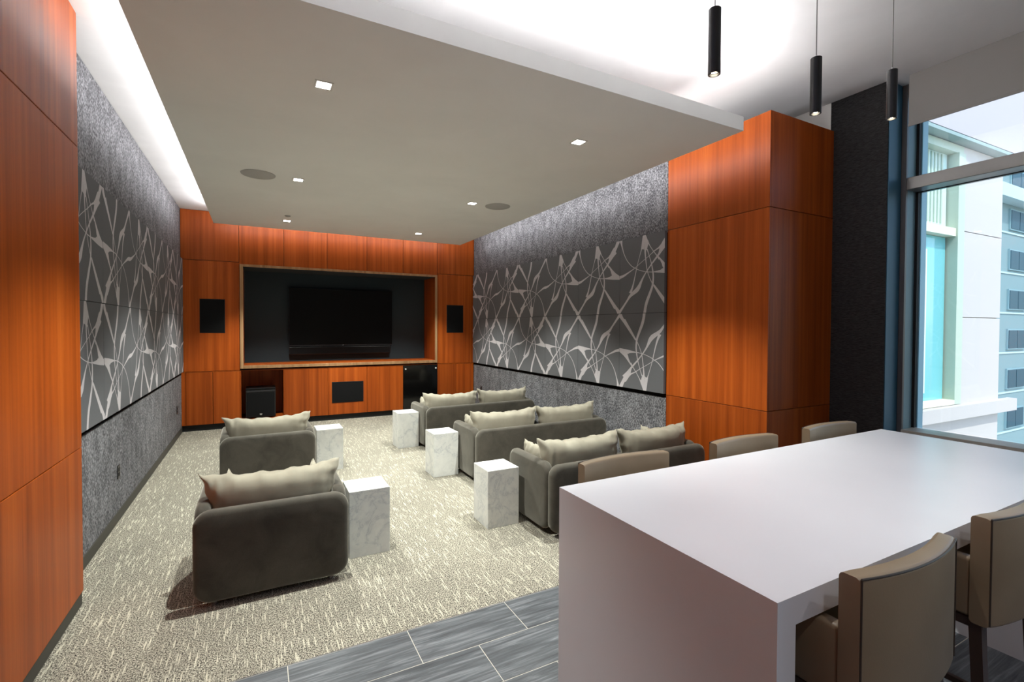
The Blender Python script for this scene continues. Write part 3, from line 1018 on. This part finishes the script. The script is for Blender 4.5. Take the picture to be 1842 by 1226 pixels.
# mitred waterfall corners
prism_y('table_top', [(TX0, TZ), (TX0 + TT, TZ - TT), (TX1 - TT, TZ - TT), (TX1, TZ)], 'table_white', tb)
prism_y('waterfall_leg', [(TX0, TZ), (TX0, 0), (TX0 + TT, 0), (TX0 + TT, TZ - TT)], 'table_white', tb)
prism_y('waterfall_leg', [(TX1, TZ), (TX1 - TT, TZ - TT), (TX1 - TT, 0), (TX1, 0)], 'table_white', tb)

# ------------------------------------------------------------------ bar stools
def curved_slab(name, w, z0, z1, t, sag, lean=0.0, nx=16, bev=0.012):
    """upholstered backrest, concave towards +y; mid bows to -y"""
    bm = bmesh.new()
    prof = []   # closed outline in (y, z)
    nb = 4
    for (cy_, cz_, a0) in ((t / 2 - bev, z0 + bev, -PI / 2), (t / 2 - bev, z1 - bev, 0), (-t / 2 + bev, z1 - bev, PI / 2), (-t / 2 + bev, z0 + bev, PI)):
        for k in range(nb + 1):
            a = a0 + PI / 2 * k / nb
            prof.append((cy_ + bev * math.cos(a), cz_ + bev * math.sin(a)))
    rows = []
    for i in range(nx + 1):
        u = -1 + 2 * i / nx
        x = w / 2 * u
        y = sag * (u * u - 1)
        sc = 1.0 if 0 < i < nx else 0.93
        zc_ = (z0 + z1) / 2
        rows.append([bm.verts.new((x, y + p[0] * sc + lean * (p[1] - z0), zc_ + (p[1] - zc_) * (1 if sc == 1 else 0.985))) for p in prof])
    n = len(prof)
    for a, b in zip(rows, rows[1:]):
        for k in range(n):
            bm.faces.new((a[k], a[(k + 1) % n], b[(k + 1) % n], b[k]))
    bm.faces.new(rows[0]); bm.faces.new(rows[-1][::-1])
    return to_mesh(name, bm, True, 50)
def make_stool():
    """origin on the floor below the middle of the backrest, sitter looks to +y"""
    o = empty('bar_stool')
    W = 0.49
    b = link('backrest', curved_slab('backrest', W, 0.775, 1.12, 0.05, 0.034), 'leather', o)
    for yy, nm in ((-0.025, 'piping'),):
        bm = bmesh.new()
        pts = [(W / 2 * u, 0.034 * (u * u - 1) + yy + 0.001, 1.116) for u in [-0.985 + 1.97 * k / 16 for k in range(17)]]
        add_tube(bm, pts, 0.0028, 6)
        link(nm, to_mesh(nm, bm, True), 'piping', b)
        for s in (-1, 1):
            bm = bmesh.new()
            add_tube(bm, [(s * W / 2 * 0.985, yy + 0.001 - 0.001, 0.785), (s * W / 2 * 0.985, yy, 1.116)], 0.0028, 6)
            link(nm, to_mesh(nm, bm, True), 'piping', b)
    box('seat', -W / 2 + 0.05, W / 2 - 0.05, 0.0, 0.40, 0.79, 0.875, 'leather', o, 0.025, 4)
    for s in (-1, 1):
        bm = bmesh.new()
        x0, x1 = sorted((s * (W / 2 - 0.002), s * (W / 2 - 0.045)))
        add_box(bm, x0, x1, 0.022, 0.30, 0.79, 0.978, 0.012, 3)
        link('side_wing', to_mesh('side_wing', bm, True), 'leather', o)
    bm = bmesh.new()
    add_box(bm, -W / 2 + 0.012, W / 2 - 0.012, -0.005, 0.39, 0.755, 0.789, 0.004, 1)
    link('seat_frame', to_mesh('seat_frame', bm), 'leg_brown', o)
    for sx in (-1, 1):
        for ly, sl in ((0.012, -0.035), (0.37, 0.03)):
            bm = bmesh.new()
            x = sx * (W / 2 - 0.03)
            t0, t1 = 0.019, 0.013
            top = [bm.verts.new((x + a * t0, ly + c * 0.016, 0.77)) for a, c in ((-1, -1), (1, -1), (1, 1), (-1, 1))]
            bot = [bm.verts.new((x + a * t1, ly + sl + c * 0.013, 0.0)) for a, c in ((-1, -1), (1, -1), (1, 1), (-1, 1))]
            bm.faces.new(top); bm.faces.new(bot[::-1])
            for k in range(4):
                bm.faces.new((bot[k], bot[(k + 1) % 4], top[(k + 1) % 4], top[k]))
            link('leg', to_mesh('leg', bm), 'leg_brown', o)
    box('footrest', -W / 2 + 0.035, W / 2 - 0.035, 0.365, 0.39, 0.28, 0.305, 'steel_dark', o, 0.003)
    for s in (-1, 1):
        bm = bmesh.new(); x = s * (W / 2 - 0.03)
        add_box(bm, x - 0.009, x + 0.009, 0.0, 0.375, 0.30, 0.322)
        link('stretcher', to_mesh('stretcher', bm), 'leg_brown', o)
    return o
stool = make_stool()
spots = [(1.482, 0.625, 0.0, 'taupe leather bar stool nearest the camera at the near side of the table'),
         (2.228, 0.632, 0.0, 'taupe leather bar stool cut off at the right edge of the photo'),
         (1.466, 1.672, PI, 'taupe bar stool on the far side of the table, in front of the nearest sofa'),
         (2.285, 1.672, PI, 'taupe bar stool on the far side of the table, middle of three'),
         (3.07, 1.672, PI, 'taupe bar stool on the far side of the table, closest to the window')]
for i, (x, y, rz, lab) in enumerate(spots):
    o = stool if i == 0 else copy_tree(stool)
    o.location = (x, y, 0); o.rotation_euler = (0, 0, rz)
    tag(o, lab, 'bar stool', 'upholstered bar stools around the white table')

# ------------------------------------------------------------------ pendants
def pendant(x, y, zb, label, r=0.0205, L=0.222):
    o = empty('pendant_lamp', (x, y, ZBAR))
    tag(o, label, 'pendant lamp', 'slim black cylinder pendants')
    z0, z1 = zb - ZBAR, zb + L - ZBAR
    bm = bmesh.new()
    n = 32
    rows = []
    for rr, zz in ((r - 0.004, z0 + 0.012), (r - 0.004, z0), (r, z0), (r, z1 - 0.002), (r - 0.002, z1)):
        rows.append([bm.verts.new((math.cos(2 * PI * k / n) * rr, math.sin(2 * PI * k / n) * rr, zz)) for k in range(n)])
    for a, b in zip(rows, rows[1:]):
        for k in range(n):
            bm.faces.new((a[k], a[(k + 1) % n], b[(k + 1) % n], b[k]))
    bm.faces.new(rows[-1]); bm.faces.new(rows[0][::-1])
    sh = link('shade', to_mesh('shade', bm, True), 'black_plastic', o)
    bm = bmesh.new(); add_cyl(bm, (0, 0, 0), r * 0.5, r * 0.5, z0 + 0.008, z0 + 0.0115, 20)
    link('bulb', to_mesh('bulb', bm), 'pendant_lens', o)
    bm = bmesh.new(); add_cyl(bm, (0, 0, 0), 0.0018, 0.0018, z1, -0.02, 8)
    link('cable', to_mesh('cable', bm, True), 'cable', o)
    bm = bmesh.new(); add_cyl(bm, (0, 0, 0), 0.004, 0.003, z1, z1 + 0.012, 10)
    link('cable_grip', to_mesh('cable_grip', bm, True), 'chrome', o)
    bm = bmesh.new(); add_cyl(bm, (0, 0, 0), 0.05, 0.05, -0.02, -0.0003, 28)
    link('canopy', to_mesh('canopy', bm, True), 'black_plastic', o)
    d = bpy.data.lights.new('lamp', 'SPOT')
    d.energy = 9; d.spot_size = math.radians(84); d.spot_blend = 0.6; d.shadow_soft_size = 0.012
    d.color = (1.0, 0.96, 0.9)
    l = bpy.data.objects.new('lamp', d); C.objects.link(l); l.parent = o; l.location = (0, 0, z0 - 0.004)
pendant(1.388, 1.152, 2.57, 'slim black pendant, leftmost of three, nearest the cinema soffit')
pendant(1.985, 1.157, 2.563, 'slim black pendant, middle of three over the table')
pendant(2.580, 1.160, 2.665, 'slim black pendant, rightmost of three, before the window wall')

# ------------------------------------------------------------------ outside: wing of the building
wing = empty('building_wing', (5.6, 2.86, -4.0), math.radians(-1.5))
tag(wing, 'white panelled wing of the building with a tall glazed bay outside the window', 'building')
def wg(name, x0, x1, y0, y1, z0, z1, mat, parent=None, bevel=0.0):
    return box(name, x0 - 5.6, x1 - 5.6, y0 - 2.8, y1 - 2.8, z0 + 4.0, z1 + 4.0, mat, parent or wing, bevel, 1)
wg('core', 5.6, 9.05, 2.96, 6.0, -4.0, 4.04, 'ext_white')
wg('core', 8.04, 9.145, 2.83, 2.96, -4.0, 4.04, 'ext_seam')
for z0, z1 in ((-4.0, 0.55), (0.72, 1.852), (1.862, 2.962), (2.972, 4.04)):
    wg('wall_panel', 8.03, 9.16, 2.80, 2.83, z0, z1, 'ext_white')
    wg('wall_panel', 9.145, 9.16, 2.831, 6.0, z0, z1, 'ext_white')
wg('lower_wall', 5.6, 8.03, 2.80, 2.96, -4.0, 0.55, 'ext_white')
wg('ledge', 5.6, 9.46, 2.70, 2.80, 0.57, 0.735, 'ext_white')
wg('ledge_core', 5.6, 8.03, 2.80, 2.96, 0.55, 0.74, 'ext_white')
# glazed bay
wg('bay_glass', 5.6, 7.84, 2.90, 2.92, 0.80, 2.88, 'ext_glass')
wg('bay_glass', 5.6, 7.84, 2.90, 2.92, 2.99, 3.94, 'ext_glass_pale')
wg('bay_blind', 6.9, 7.36, 2.885, 2.899, 0.90, 2.70, 'ext_glass_pale')
wg('bay_stile', 7.86, 8.029, 2.78, 2.96, 0.742, 3.94, 'ext_green')
wg('bay_sill', 5.6, 7.859, 2.78, 2.96, 0.742, 0.80, 'ext_cream')
wg('bay_transom', 5.6, 7.859, 2.80, 2.95, 2.885, 2.985, 'ext_cream')
wg('bay_head', 5.6, 8.03, 2.80, 2.96, 3.941, 4.04, 'ext_green')
for k in range(9):
    wg('slat', 7.0 + k * 0.085, 7.03 + k * 0.085, 2.885, 2.899, 3.05, 3.92, 'ext_green')
# overhanging upper storey
wg('overhang', 5.6, 9.62, 2.68, 6.0, 4.05, 4.09, 'ext_soffit')
wg('upper_storey', 5.6, 9.62, 2.68, 6.0, 4.10, 9.0, 'ext_upper')

# ------------------------------------------------------------------ outside: far tower
tower = empty('office_tower', (44.0, 14.6, -30.0))
tag(tower, 'blue grey office tower with rows of square windows far outside', 'building')
box('tower_wall', 0, 34, 0, 14, 0, 62, 'tower_wall', tower)
zf = 0.55
FL = 3.05
zrow = 2.0
for r_ in range(-4, 7):
    zb_ = 30.0 + 0.2 + r_ * 2.98
    for c_ in range(5):
        x0 = 5.5 + c_ * 5.2
        wd = box('window', x0, x0 + 3.3, -0.12, 0.0, zb_, zb_ + 1.55, 'tower_frame', tower)
        box('pane', x0 + 0.1, x0 + 1.6, -0.16, -0.121, zb_ + 0.1, zb_ + 1.45, 'tower_glass', wd)
        box('pane', x0 + 1.7, x0 + 3.2, -0.16, -0.121, zb_ + 0.1, zb_ + 1.45, 'tower_glass', wd)
    box('sill_band', 0, 34, -0.06, 0.0, zb_ - 0.30, zb_ - 0.18, 'tower_band', tower)
box('cornice', -0.6, 34.6, -0.9, 0.0, 41.0, 41.9, 'tower_band', tower)
box('parapet', 0, 34, -0.3, 14, 62, 62.6, 'tower_band', tower)

# ------------------------------------------------------------------ outside: street level far below
gr = box('ground', -120, 160, -160, 160, -30.5, -30.0, 'street')
tag(gr, 'pale street level far below the window', 'ground', kind='structure')
